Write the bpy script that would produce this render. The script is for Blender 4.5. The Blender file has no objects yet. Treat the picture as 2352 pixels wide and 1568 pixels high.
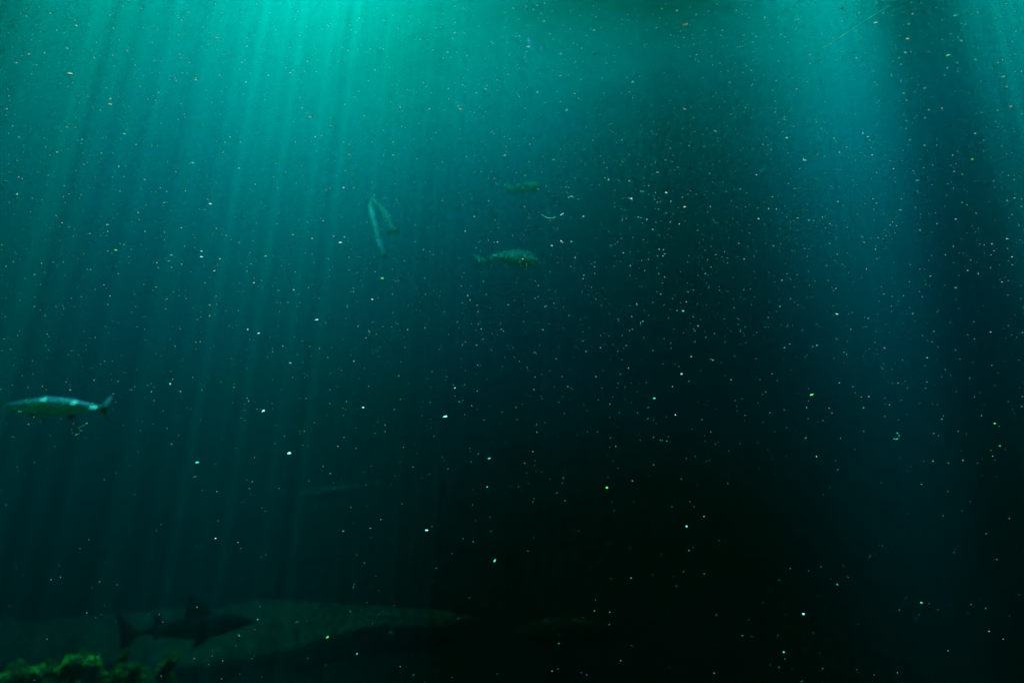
# Underwater view: murky teal water under an added light-blocking mat, shafts of daylight, drifting specks, fish, a pale rock ledge
import bpy, bmesh, math, random
import numpy as np
from mathutils import Vector, Matrix, noise

C = bpy.context.scene.collection
SC = bpy.context.scene
R = math.radians
rnd = random.Random(11)
rng = np.random.default_rng(7)

# ---------------------------------------------------------------- camera
CAM_Z = 3.6
LENS = 16.0
FOC = LENS / 36 * 2352            # focal length in the units of a 2352 x 1568 picture
cam_d = bpy.data.cameras.new('camera')
cam = bpy.data.objects.new('camera', cam_d); C.objects.link(cam)
cam.location = (0, 0, CAM_Z); cam.rotation_euler = (R(90), 0, 0)
cam_d.lens = LENS; cam_d.sensor_width = 36; cam_d.clip_start = 0.02; cam_d.clip_end = 500
cam_d.dof.use_dof = True; cam_d.dof.focus_distance = 0.75; cam_d.dof.aperture_fstop = 1.8
SC.camera = cam

# ---------------------------------------------------------------- sun direction (towards the sun), world, exposure
SUN = Vector((124, FOC, 4784)).normalized()
ELEV = math.asin(SUN.z); AZ = math.atan2(SUN.x, SUN.y)
w = bpy.data.worlds.new('World'); SC.world = w; w.use_nodes = True
nt = w.node_tree
sky = nt.nodes.new('ShaderNodeTexSky'); sky.sky_type = 'NISHITA'; sky.sun_disc = False
sky.sun_elevation = ELEV; sky.sun_rotation = AZ
bg = nt.nodes['Background']; bg.inputs['Strength'].default_value = 0.05
nt.links.new(sky.outputs['Color'], bg.inputs['Color'])
w.cycles.sampling_method = 'NONE'
sd = bpy.data.lights.new('sun', 'SUN'); sd.energy = 5.0; sd.angle = R(0.4); sd.color = (1.0, 0.95, 0.88)
so = bpy.data.objects.new('sun', sd); C.objects.link(so)
so.location = (0, 5, 30); so.rotation_euler = SUN.to_track_quat('Z', 'Y').to_euler()
SC.view_settings.view_transform = 'Standard'; SC.view_settings.look = 'None'
SC.view_settings.gamma = 1.0; SC.view_settings.use_curve_mapping = False
SC.view_settings.exposure = 5.6
cy = SC.cycles
cy.use_adaptive_sampling = False
cy.use_denoising = True
cy.max_bounces = 4; cy.diffuse_bounces = 2; cy.volume_bounces = 0; cy.transmission_bounces = 2
cy.sample_clamp_indirect = 1.0


# ---------------------------------------------------------------- helpers
def at(x, y, d):
    """The point d metres ahead that is seen at x, y of the 2352 x 1568 picture."""
    return Vector(((x - 1176) / FOC * d, d, CAM_Z + (784 - y) / FOC * d))


def link(name, bm, m, parent=None, smooth=True, loc=None):
    me = bpy.data.meshes.new(name); bm.to_mesh(me); bm.free()
    if smooth:
        for p in me.polygons: p.use_smooth = True
    me.materials.append(m)
    o = bpy.data.objects.new(name, me); C.objects.link(o)
    if parent: o.parent = parent
    if loc is not None: o.location = loc
    return o


def tag(o, label, cat=None, group=None, kind=None):
    if label: o['label'] = label
    if cat: o['category'] = cat
    if group: o['group'] = group
    if kind: o['kind'] = kind
    return o


def mat(name, col, rough=.7, col2=None, scale=6.0, bump=0.0, spec=.3, metal=0.0, lo=.4, hi=.62, trans=0.0):
    m = bpy.data.materials.new(name); m.use_nodes = True
    n = m.node_tree; b = n.nodes['Principled BSDF']
    b.inputs['Roughness'].default_value = rough; b.inputs['Metallic'].default_value = metal
    b.inputs['Specular IOR Level'].default_value = spec
    b.inputs['Base Color'].default_value = (*col, 1)
    if col2 or bump:
        tc = n.nodes.new('ShaderNodeTexCoord')
        t = n.nodes.new('ShaderNodeTexNoise'); t.inputs['Scale'].default_value = scale; t.inputs['Detail'].default_value = 6
        t.inputs['Roughness'].default_value = .65
        n.links.new(tc.outputs['Object'], t.inputs['Vector'])
        if col2:
            r = n.nodes.new('ShaderNodeValToRGB')
            r.color_ramp.elements[0].position = lo; r.color_ramp.elements[1].position = hi
            r.color_ramp.elements[0].color = (*col, 1); r.color_ramp.elements[1].color = (*col2, 1)
            n.links.new(t.outputs['Fac'], r.inputs['Fac']); n.links.new(r.outputs['Color'], b.inputs['Base Color'])
        if bump:
            bp = n.nodes.new('ShaderNodeBump'); bp.inputs['Strength'].default_value = bump; bp.inputs['Distance'].default_value = .05
            n.links.new(t.outputs['Fac'], bp.inputs['Height']); n.links.new(bp.outputs['Normal'], b.inputs['Normal'])
    if trans:                         # flesh that lets some light through
        tr = n.nodes.new('ShaderNodeBsdfTranslucent'); tr.inputs['Color'].default_value = (*col, 1)
        mx = n.nodes.new('ShaderNodeMixShader'); mx.inputs['Fac'].default_value = trans
        n.links.new(b.outputs[0], mx.inputs[1]); n.links.new(tr.outputs[0], mx.inputs[2])
        n.links.new(mx.outputs[0], n.nodes['Material Output'].inputs['Surface'])
    return m


def flake_mat(name, col):
    """Thin living or dead matter: light shines on it and through it."""
    m = bpy.data.materials.new(name); m.use_nodes = True
    n = m.node_tree; n.nodes.remove(n.nodes['Principled BSDF'])
    d = n.nodes.new('ShaderNodeBsdfDiffuse'); t = n.nodes.new('ShaderNodeBsdfTranslucent'); x = n.nodes.new('ShaderNodeMixShader')
    d.inputs['Color'].default_value = (*col, 1); t.inputs['Color'].default_value = (*col, 1)
    x.inputs['Fac'].default_value = .15
    n.links.new(d.outputs[0], x.inputs[1]); n.links.new(t.outputs[0], x.inputs[2])
    n.links.new(x.outputs[0], n.nodes['Material Output'].inputs['Surface'])
    return m


def fbm(v, s=1.0, o=4):
    return noise.fractal(Vector(v) * s, 1.0, 2.0, o, noise_basis='PERLIN_ORIGINAL')

# ---------------------------------------------------------------- the water itself
TOP = CAM_Z + 9.0                 # water surface, where the added blocker mat lies
bm = bmesh.new()
bmesh.ops.create_cube(bm, size=1)
bmesh.ops.scale(bm, vec=(110, 110, TOP + .25 + 6), verts=bm.verts)
bmesh.ops.translate(bm, vec=(0, 25, (TOP + .25 - 6) / 2), verts=bm.verts)
hm = bpy.data.materials.new('murky_water'); hm.use_nodes = True
n = hm.node_tree; n.nodes.remove(n.nodes['Principled BSDF'])
pv = n.nodes.new('ShaderNodeVolumePrincipled')
DENS = .32
SIG_S = (0.0, .20, .050)          # scattered per metre
SIG_A = (.31, .10, .155)          # absorbed per metre
pv.inputs['Density'].default_value = DENS
pc = [s / DENS for s in SIG_S]
pa = [max(0, 1 - a / (DENS * (1 - c))) ** 2 for a, c in zip(SIG_A, pc)]
pv.inputs['Color'].default_value = (*pc, 1)
pv.inputs['Absorption Color'].default_value = (*pa, 1)
pv.inputs['Anisotropy'].default_value = .72
n.links.new(pv.outputs[0], n.nodes['Material Output'].inputs['Volume'])
tag(link('haze', bm, hm, smooth=False), 'murky teal green water filling the whole view', kind='stuff')

# ---------------------------------------------------------------- unseen blocker mat added at the surface: its gaps shape the glow and shafts
GAP_MASK = [  # openness per cell, shaped to give the wanted brightness in the water
    [0,0,0,0,0,0,0,0,0,0,0,0,0,0,0,0,0,0,0,0,0,0,1,1,2,3,4,4,5,6,7,7,8,9,9,10,10,10,10,9,9,7,5,3,1,0,0,0,0,0,0,0,0,0,0,2,6,11,15,18,20,22,23,24,24,24,24,23,22,21,19,17,15,13,11,9,6,4,2,1,1,0,0,0,0,0,0,0,0,0,0,0,0,0,0,0,0,0,0,0],
    [0,0,0,0,0,0,0,0,0,0,0,0,0,0,0,0,0,0,0,0,0,1,1,1,2,3,4,4,5,6,7,8,8,9,10,10,11,11,11,10,9,8,6,3,0,0,0,0,0,0,0,0,0,0,0,0,6,11,15,19,21,23,24,25,25,25,24,23,22,21,19,18,16,14,11,9,7,5,3,2,1,0,0,0,0,0,0,0,0,0,0,0,0,0,0,0,0,0,0,0],
    [0,0,0,0,0,0,0,0,0,0,0,0,0,0,0,0,0,0,0,0,1,1,1,2,2,3,4,5,6,6,7,8,9,9,10,11,11,11,11,11,10,9,7,4,0,0,0,0,0,0,0,0,0,0,0,0,7,13,17,20,22,24,25,26,26,26,25,24,23,22,20,19,17,14,12,10,8,6,5,3,2,1,0,0,0,0,0,0,0,0,0,0,0,0,0,0,0,0,0,0],
    [0,0,0,0,0,0,0,0,0,0,0,0,0,0,0,0,0,0,0,1,1,1,2,2,3,4,4,5,6,7,8,8,9,10,11,11,12,12,12,12,12,10,8,5,0,0,0,0,0,0,0,0,0,0,0,0,9,15,20,23,25,26,27,27,27,27,26,25,24,23,22,20,18,16,13,11,10,8,6,5,3,2,1,0,0,0,0,0,0,0,0,0,0,0,0,0,0,0,0,0],
    [0,0,0,0,0,0,0,0,0,0,0,0,0,0,0,0,0,1,1,1,2,2,3,3,4,4,5,6,7,7,8,9,9,10,11,12,13,13,14,14,14,13,11,7,0,0,0,0,0,0,0,0,0,0,0,0,13,20,24,26,28,28,29,29,29,29,28,27,26,25,23,21,19,17,15,13,11,10,8,6,5,3,2,1,0,0,0,0,0,0,0,0,0,0,0,0,0,0,0,0],
    [0,0,0,0,0,0,0,0,0,0,0,0,0,0,0,1,1,1,2,2,3,4,4,5,5,6,6,7,7,8,8,9,10,11,12,13,14,15,16,16,17,17,16,12,0,0,0,0,0,0,0,0,0,0,0,0,21,29,31,31,31,31,31,31,31,31,30,29,28,26,25,23,21,19,17,15,13,11,10,8,7,5,3,2,1,0,0,0,0,0,0,0,0,0,0,0,0,0,0,0],
    [0,0,0,0,0,0,0,0,0,0,0,0,0,0,1,1,2,2,3,4,5,5,6,6,6,7,7,7,8,8,9,9,10,11,12,13,15,16,18,19,20,22,23,25,25,0,0,0,0,0,0,0,0,0,0,50,44,42,39,36,34,34,34,34,34,33,32,31,30,29,27,25,23,21,19,17,15,13,12,10,8,6,5,3,2,1,0,0,0,0,0,0,0,0,0,0,0,0,0,0],
    [0,0,0,0,0,0,0,0,0,0,0,0,0,1,1,2,3,4,5,6,6,7,7,7,8,8,8,8,8,9,9,10,10,11,12,14,16,17,19,22,24,26,31,40,77,0,0,0,0,0,0,0,0,0,0,0,63,57,47,40,37,36,36,37,36,36,35,34,33,31,29,27,26,24,22,19,17,15,13,12,10,8,6,4,3,2,1,0,0,0,0,0,0,0,0,0,0,0,0,0],
    [0,0,0,0,0,0,0,0,0,0,0,1,1,2,3,4,5,6,7,7,8,8,9,9,9,9,9,9,9,9,9,10,10,11,12,14,16,19,21,24,27,29,34,77,77,0,25,0,0,0,0,0,0,0,0,0,0,77,52,39,37,38,39,40,40,39,38,37,36,34,32,30,28,26,24,22,19,17,15,13,11,10,8,6,4,2,1,1,0,0,0,0,0,0,0,0,0,0,0,0],
    [0,0,0,0,0,0,0,0,0,0,1,1,2,3,4,6,7,8,9,9,10,10,10,11,11,11,11,11,10,10,10,10,10,11,12,14,16,20,23,27,30,31,77,77,29,58,77,77,40,0,0,0,0,0,0,0,0,0,49,28,34,39,42,43,44,43,42,41,39,37,35,33,31,29,26,24,22,19,17,15,13,11,9,7,5,3,2,1,1,0,0,0,0,0,0,0,0,0,0,0],
    [0,0,0,0,0,0,0,0,0,1,1,2,3,5,6,8,9,10,10,11,12,12,12,13,13,13,12,12,11,11,10,10,10,10,11,13,16,20,25,30,37,77,77,60,47,77,77,61,46,11,15,0,0,0,0,0,50,0,0,0,32,42,46,48,48,48,46,45,43,41,39,37,34,32,29,26,24,21,19,17,14,12,10,8,6,5,3,2,1,0,0,0,0,0,0,0,0,0,0,0],
    [0,0,0,0,0,0,0,0,1,1,2,4,5,7,8,10,11,12,13,13,14,14,15,15,15,15,14,13,12,11,10,10,9,9,10,11,15,20,28,47,77,67,52,20,77,77,45,64,30,0,0,0,0,0,0,0,34,77,36,0,37,51,53,54,54,53,51,49,47,45,42,40,37,34,32,29,26,23,21,18,16,13,11,9,8,6,4,2,1,1,0,0,0,0,0,0,0,0,0,0],
    [0,0,0,0,0,0,0,1,1,2,4,5,7,9,11,12,13,14,15,16,17,17,17,17,17,17,16,15,13,12,10,9,8,7,7,8,11,18,55,77,11,49,53,77,71,77,67,53,34,0,3,0,2,0,0,0,31,70,77,18,0,20,60,62,60,59,56,54,52,49,46,43,40,37,34,31,28,25,22,20,17,15,12,10,9,7,5,3,2,1,1,0,0,0,0,0,0,0,0,0],
    [0,0,0,0,0,0,1,1,2,4,6,8,10,11,13,14,16,17,18,19,19,20,20,20,20,19,18,17,15,13,10,8,6,5,4,3,5,34,25,38,47,77,77,77,77,70,55,41,30,23,0,20,0,0,0,0,24,72,77,77,39,0,21,77,68,65,62,59,56,53,50,47,44,40,37,33,30,27,24,21,18,16,13,11,9,8,6,4,2,1,1,0,0,0,0,0,0,0,0,0],
    [0,0,0,0,0,0,1,2,3,5,8,10,12,13,15,17,18,20,21,22,23,23,24,24,23,22,21,19,16,13,10,7,5,2,0,0,30,12,42,77,77,60,77,77,77,77,59,44,61,49,0,20,14,0,0,0,16,49,71,77,77,18,10,40,77,70,68,64,61,58,54,51,47,43,39,36,32,29,25,22,19,17,14,12,10,8,6,5,3,2,1,1,0,0,0,0,0,0,0,0],
    [0,0,0,0,0,1,2,3,5,8,10,12,14,16,18,19,21,23,24,25,26,27,28,28,27,26,24,22,18,14,10,6,2,0,0,25,0,68,65,77,77,77,77,77,77,59,53,48,77,63,68,0,5,19,18,8,15,37,55,77,77,77,38,27,67,77,74,70,66,62,58,54,50,46,42,38,34,30,27,23,20,18,15,12,10,9,7,5,4,2,1,1,0,0,0,0,0,0,0,0],
    [0,0,0,0,1,2,3,5,7,10,12,14,16,18,20,22,24,26,27,29,30,31,32,32,32,31,29,26,21,15,9,3,0,0,31,0,36,59,77,70,77,77,69,72,69,57,42,42,77,69,74,59,56,45,22,27,47,49,63,68,65,77,77,52,64,77,77,77,71,66,62,58,54,49,44,40,35,31,28,24,21,18,15,13,11,9,7,6,4,3,2,1,1,0,0,0,0,0,0,0],
    [0,0,0,1,1,2,4,7,9,12,14,17,19,21,23,25,27,29,31,33,34,35,36,37,37,36,34,31,25,17,8,0,2,14,0,34,61,76,71,72,62,74,41,46,10,24,27,31,68,63,51,61,71,51,77,45,63,70,68,67,51,77,77,77,55,77,77,77,77,70,67,62,57,52,47,42,37,33,28,25,22,19,16,13,11,9,8,6,4,3,2,1,1,0,0,0,0,0,0,0],
    [0,0,1,1,2,4,6,9,12,14,17,19,22,24,26,29,31,33,35,37,39,40,42,42,43,42,41,38,31,21,11,1,8,0,38,49,54,77,59,59,20,0,2,15,28,21,27,35,57,70,65,77,61,77,58,77,56,77,74,66,48,59,72,77,77,75,77,77,77,77,71,67,61,55,49,43,38,33,29,25,22,19,16,13,11,9,8,6,5,3,2,1,1,0,0,0,0,0,0,0],
    [0,1,1,2,3,5,8,11,14,17,19,22,24,27,29,32,34,37,39,41,43,45,47,49,50,50,50,48,42,30,20,21,5,47,66,54,70,47,77,42,25,13,18,2,17,26,30,47,57,70,77,77,74,77,77,66,77,60,65,58,46,42,39,77,77,77,77,77,77,77,77,72,65,58,51,44,39,34,29,25,22,18,16,13,11,9,8,6,5,3,2,1,1,1,0,0,0,0,0,0],
    [1,1,2,3,4,7,10,13,16,19,21,24,27,30,33,35,38,41,43,46,48,50,53,55,57,59,61,60,61,55,36,25,51,63,71,68,51,64,55,54,39,21,34,33,33,34,43,51,66,67,77,77,57,63,77,61,35,49,43,36,35,36,32,52,77,77,77,77,77,77,77,77,70,61,52,45,39,33,29,25,21,18,15,13,11,9,7,6,5,3,2,1,1,1,0,0,0,0,0,0],
    [1,1,2,4,6,9,12,16,19,21,24,27,30,33,36,39,42,45,47,50,53,56,59,62,65,68,73,75,77,67,52,73,77,77,77,77,67,71,77,70,64,64,48,49,47,54,60,52,77,52,77,77,75,64,43,42,30,4,7,12,14,21,27,42,77,77,77,77,77,77,77,67,71,62,52,44,38,32,28,24,20,17,15,12,10,9,7,6,5,3,2,2,1,1,0,0,0,0,0,0],
    [2,2,3,5,8,11,14,18,21,24,27,30,33,36,39,42,46,49,52,55,58,61,65,68,73,77,77,77,77,77,77,77,77,77,77,77,77,77,77,77,77,77,77,77,73,71,65,59,77,52,67,61,70,50,29,6,2,0,0,0,1,6,23,42,73,77,77,77,77,77,76,59,48,52,51,42,36,30,26,22,19,16,14,12,10,8,7,5,4,3,2,2,1,1,0,0,0,0,0,0],
    [2,3,4,7,9,13,17,20,23,26,30,33,36,40,43,46,49,53,56,59,63,66,70,74,77,77,77,77,77,77,77,77,77,77,77,77,77,77,77,77,77,77,77,77,77,68,63,65,67,51,58,49,52,31,18,1,0,0,0,0,0,0,14,36,62,77,77,77,77,77,77,64,41,35,39,38,33,27,23,20,17,15,12,11,9,7,6,5,4,3,2,1,1,1,0,0,0,0,0,0],
    [3,4,6,8,11,15,19,22,26,29,32,36,39,43,46,50,53,57,60,64,68,71,75,77,77,77,77,77,77,77,77,77,77,77,77,77,77,77,77,77,77,77,77,77,75,64,61,64,54,52,53,39,34,10,3,1,0,0,0,0,0,0,7,27,49,72,77,77,77,77,77,77,55,37,25,27,27,24,20,17,15,13,11,9,8,7,6,5,4,3,2,1,1,1,0,0,0,0,0,0],
    [4,5,7,10,13,17,21,25,28,32,35,39,43,46,50,54,57,61,65,68,72,76,77,77,77,77,77,77,77,77,77,77,77,77,77,77,77,77,77,77,77,77,77,77,70,59,55,55,45,51,42,29,10,2,0,0,0,0,0,0,0,0,2,17,37,57,77,77,77,77,77,77,76,44,23,14,16,17,16,14,12,11,9,8,7,6,5,4,3,3,2,1,1,1,0,0,0,0,0,0],
    [6,7,9,12,15,20,24,27,30,34,38,42,46,50,53,57,61,65,69,73,77,77,77,77,77,77,77,77,77,77,77,77,77,77,77,77,77,77,77,77,77,77,77,75,65,56,47,45,35,46,32,15,3,0,0,0,0,0,0,0,0,0,0,10,27,46,65,77,77,77,77,77,77,71,37,17,8,9,11,10,9,9,8,7,6,5,4,4,3,2,2,1,1,1,0,0,0,0,0,0],
    [7,8,10,14,18,22,26,29,33,37,41,45,49,53,57,61,65,69,73,77,77,77,77,77,77,77,77,77,77,77,77,77,77,77,77,77,77,77,77,77,77,77,77,70,59,50,39,36,29,39,18,7,0,0,0,0,0,0,0,0,0,0,0,5,18,36,52,69,77,77,77,77,77,77,56,26,10,2,3,6,7,6,6,5,5,4,4,3,2,2,1,1,1,0,0,0,0,0,0,0],
    [9,10,12,16,20,24,28,32,36,40,44,48,52,57,61,65,69,73,77,77,77,77,77,77,77,77,77,77,77,77,77,77,77,77,77,77,77,77,77,77,77,77,74,64,51,42,32,29,22,28,7,2,0,0,0,0,0,0,0,0,0,0,0,3,12,26,41,54,68,77,77,77,77,77,74,52,22,7,1,1,3,4,4,4,4,3,3,2,2,2,1,1,1,0,0,0,0,0,0,0],
    [10,11,14,17,22,26,30,34,38,43,47,51,56,60,64,68,72,76,77,77,77,77,77,77,77,77,77,77,77,77,77,77,77,77,77,77,77,76,77,77,77,77,70,59,45,35,25,20,12,17,0,0,0,0,0,0,0,0,0,0,0,0,0,1,8,18,31,41,52,64,75,77,77,77,77,63,37,11,0,0,0,2,3,3,3,3,2,2,2,1,1,1,0,0,0,0,0,0,0,0],
    [12,13,16,19,24,28,33,37,41,46,50,55,59,64,68,72,76,77,77,77,77,77,77,77,77,77,77,77,77,77,77,77,77,77,77,77,77,77,77,77,77,73,64,52,40,29,20,13,5,11,0,0,0,0,0,0,0,0,0,0,0,0,0,0,4,12,22,32,40,51,62,72,75,76,77,73,50,26,6,0,0,0,1,2,2,2,2,1,1,1,1,1,0,0,0,0,0,0,0,0],
    [13,15,17,21,26,31,35,39,44,49,53,58,63,67,72,76,77,77,77,77,77,77,77,77,77,77,77,77,77,77,77,77,77,77,77,77,76,77,77,77,77,70,60,47,35,24,15,8,1,6,0,0,0,0,0,0,0,0,0,0,0,0,0,0,2,8,16,24,30,37,48,58,64,65,64,63,54,34,16,2,0,0,0,0,1,1,1,1,1,1,1,0,0,0,0,0,0,0,0,0],
    [15,16,19,23,28,33,37,42,46,52,57,62,66,71,75,77,77,77,77,77,77,77,77,77,77,77,77,77,77,77,77,77,77,77,77,77,77,77,77,77,75,67,57,44,33,21,13,5,0,4,0,0,0,0,0,0,0,0,0,0,0,0,0,0,1,4,11,17,23,28,34,42,49,53,51,49,46,36,22,10,0,0,0,0,0,1,1,1,1,1,0,0,0,0,0,0,0,0,0,0],
    [16,18,21,25,30,35,40,44,49,55,60,65,70,75,77,77,77,77,77,77,77,77,77,77,77,77,77,77,77,77,77,77,77,77,77,77,77,77,77,76,71,63,54,41,30,19,11,3,0,2,0,0,0,0,0,0,0,0,0,0,0,0,0,0,0,3,7,12,17,22,25,30,35,39,40,38,35,32,24,14,6,0,0,0,0,0,0,0,0,0,0,0,0,0,0,0,0,0,0,0],
    [18,19,22,26,31,37,42,47,52,58,63,68,74,77,77,77,77,77,77,77,77,77,77,77,77,77,77,77,77,77,77,77,77,77,77,77,77,77,77,75,68,60,50,39,28,18,10,4,0,1,0,0,0,0,0,0,0,0,0,0,0,0,0,0,0,1,4,9,13,17,19,21,24,27,29,28,26,23,21,14,8,3,0,0,0,0,0,0,0,0,0,0,0,0,0,0,0,0,0,0],
    [19,20,23,28,33,38,44,49,54,60,66,72,76,77,77,77,77,77,77,77,77,77,77,77,77,77,77,77,77,77,77,77,77,77,77,77,77,77,76,73,66,57,47,37,27,17,9,3,0,1,0,0,0,0,0,0,0,0,0,0,0,0,0,0,0,1,3,6,9,12,14,15,17,18,19,19,17,16,14,12,8,5,1,0,0,0,0,0,0,0,0,0,0,0,0,0,0,0,0,0],
    [20,22,24,29,34,40,46,51,57,63,69,74,77,77,77,77,77,77,77,77,77,77,77,77,77,77,77,77,77,77,77,77,77,77,77,77,77,77,75,70,63,55,44,35,26,16,9,3,0,1,0,0,0,0,0,0,0,0,0,0,0,0,0,0,0,0,1,4,6,9,11,11,11,11,12,12,12,10,9,8,7,5,3,1,0,0,0,0,0,0,0,0,0,0,0,0,0,0,0,0],
    [21,23,25,30,35,41,47,53,59,66,72,76,77,77,77,77,77,77,77,77,77,77,77,77,77,77,77,77,77,77,77,77,77,77,77,77,77,77,73,67,60,52,42,33,24,15,8,3,0,0,0,0,0,0,0,0,0,0,0,0,0,0,0,0,0,0,1,2,4,6,7,8,8,7,7,7,7,6,5,4,4,4,3,1,0,0,0,0,0,0,0,0,0,0,0,0,0,0,0,0],
    [22,23,26,30,36,42,49,55,61,67,72,76,77,77,77,77,77,77,77,77,77,77,77,77,77,77,77,77,77,77,77,77,77,77,77,77,77,75,71,65,58,49,40,32,23,15,7,2,0,0,0,0,0,0,0,0,0,0,0,0,0,0,0,0,0,0,0,1,2,4,5,5,6,5,4,4,3,3,2,2,2,2,2,1,1,0,0,0,0,0,0,0,0,0,0,0,0,0,0,0],
    [23,24,27,31,36,43,50,56,62,68,72,76,77,77,77,77,77,77,77,77,77,77,77,77,77,77,77,77,77,77,77,77,77,77,77,77,77,73,69,63,56,47,39,31,22,14,7,1,0,0,0,0,0,0,0,0,0,0,0,0,0,0,0,0,0,0,0,1,1,2,3,4,4,4,3,2,1,1,0,0,0,0,1,1,1,0,0,0,0,0,0,0,0,0,0,0,0,0,0,0],
    [23,24,27,31,36,43,50,57,62,67,72,75,77,77,77,77,77,77,77,77,77,77,77,77,77,77,77,77,77,77,77,77,77,77,77,77,75,72,66,60,54,45,37,29,21,13,7,1,0,0,0,0,0,0,0,0,0,0,0,0,0,0,0,0,0,0,0,0,1,1,2,3,3,3,2,1,0,0,0,0,0,0,0,0,1,1,0,0,0,0,0,0,0,0,0,0,0,0,0,0],
    [23,25,27,31,36,42,49,56,62,67,71,75,77,77,77,77,77,77,77,77,77,77,77,77,77,77,77,77,77,77,77,77,77,77,77,76,73,69,64,58,51,43,36,28,20,13,6,1,0,0,0,0,0,0,0,0,0,0,0,0,0,0,0,0,0,0,0,0,0,1,1,2,3,3,2,1,0,0,0,0,0,0,0,0,1,1,0,0,0,0,0,0,0,0,0,0,0,0,0,0],
    [24,25,27,31,36,41,47,54,60,66,70,73,76,77,77,77,77,77,77,77,77,77,77,77,77,77,77,77,77,77,77,77,77,77,76,74,71,67,62,56,49,42,35,27,20,13,6,2,0,0,0,0,0,0,0,0,0,0,0,0,0,0,0,0,0,0,0,0,0,1,1,2,2,2,2,1,0,0,0,0,0,0,0,0,0,0,0,0,0,0,0,0,0,0,0,0,0,0,0,0],
    [24,25,27,30,35,39,45,52,58,64,68,72,75,77,77,77,77,77,77,77,77,77,77,77,77,77,77,77,77,77,77,77,77,76,75,73,69,65,60,54,48,41,34,26,19,13,7,3,1,0,0,0,0,0,0,0,0,0,0,0,0,0,0,0,0,0,0,0,0,1,2,2,2,2,2,2,1,0,0,0,0,0,0,0,0,0,0,0,0,0,0,0,0,0,0,0,0,0,0,0],
    [24,25,27,30,33,38,43,49,55,61,66,70,74,76,77,77,77,77,77,77,77,77,77,77,77,77,77,77,77,77,77,77,77,76,74,71,68,63,58,52,46,39,33,26,20,14,9,4,2,0,0,0,0,0,0,0,0,0,0,0,0,0,0,0,0,0,0,0,1,1,2,2,2,2,2,2,1,1,0,0,0,0,0,0,0,0,0,0,0,0,0,0,0,0,0,0,0,0,0,0],
    [24,25,26,29,32,36,41,46,52,57,63,68,72,75,77,77,77,77,77,77,77,77,77,77,77,77,77,77,77,77,77,77,77,76,73,70,66,61,56,51,45,39,33,26,20,14,9,4,2,0,0,0,0,0,0,0,0,0,0,0,0,0,0,0,0,0,0,0,1,1,1,2,2,2,2,2,1,1,0,0,0,0,0,0,0,0,0,0,0,0,0,0,0,0,0,0,0,0,0,0],
    [23,24,26,28,31,35,39,44,49,54,60,65,70,74,77,77,77,77,77,77,77,77,77,77,77,77,77,77,77,77,77,77,77,76,73,69,65,60,55,50,44,38,32,26,20,14,9,4,2,1,0,0,0,0,0,0,0,0,0,0,0,0,0,0,0,0,0,0,0,1,1,1,1,1,1,1,1,1,0,0,0,0,0,0,0,0,0,0,0,0,0,0,0,0,0,0,0,0,0,0],
    [23,24,25,27,30,34,37,42,46,51,56,61,67,71,75,77,77,77,77,77,77,77,77,77,77,77,77,77,77,77,77,77,77,77,74,70,65,60,55,49,44,37,31,25,19,13,8,4,2,1,0,0,0,0,0,0,0,0,0,0,0,0,0,0,0,0,0,0,0,0,0,1,1,1,1,1,1,0,0,0,0,0,0,0,0,0,0,0,0,0,0,0,0,0,0,0,0,0,0,0],
    [23,23,25,27,29,33,36,40,44,49,54,59,64,69,73,77,77,77,77,77,77,77,77,77,77,77,77,77,77,77,77,77,77,77,75,70,65,60,54,48,42,36,30,23,18,12,8,4,2,1,0,0,0,0,0,0,0,0,0,0,0,0,0,0,0,0,0,0,0,0,0,0,0,0,0,0,0,0,0,0,0,0,0,0,0,0,0,0,0,0,0,0,0,0,0,0,0,0,0,0],
    [22,23,24,27,29,32,36,39,43,48,52,57,62,67,72,76,77,77,77,77,77,77,77,77,77,77,77,77,77,77,77,77,77,77,75,70,65,60,54,48,41,35,29,23,17,12,8,4,2,1,0,0,0,0,0,0,0,0,0,0,0,0,0,0,0,0,0,0,0,0,0,0,0,0,0,0,0,0,0,0,0,0,0,0,0,0,0,0,0,0,0,0,0,0,0,0,0,0,0,0],
]
KC, KX, KY = .66, -33.0, 0.0
cover = np.array(GAP_MASK) / 99.0
CELL = .06
nx = int(cover.shape[1] * KC / CELL); ny = int(cover.shape[0] * KC / CELL)
gx = (np.arange(nx) + .5) * CELL / KC - .5; gy = (np.arange(ny) + .5) * CELL / KC - .5
ix = np.clip(np.floor(gx).astype(int), 0, cover.shape[1] - 2); iy = np.clip(np.floor(gy).astype(int), 0, cover.shape[0] - 2)
fx = np.clip(gx - ix, 0, 1)[None, :]; fy = np.clip(gy - iy, 0, 1)[:, None]
op = (cover[iy][:, ix] * (1 - fx) + cover[iy][:, ix + 1] * fx) * (1 - fy) + (cover[iy + 1][:, ix] * (1 - fx) + cover[iy + 1][:, ix + 1] * fx) * fy
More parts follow.
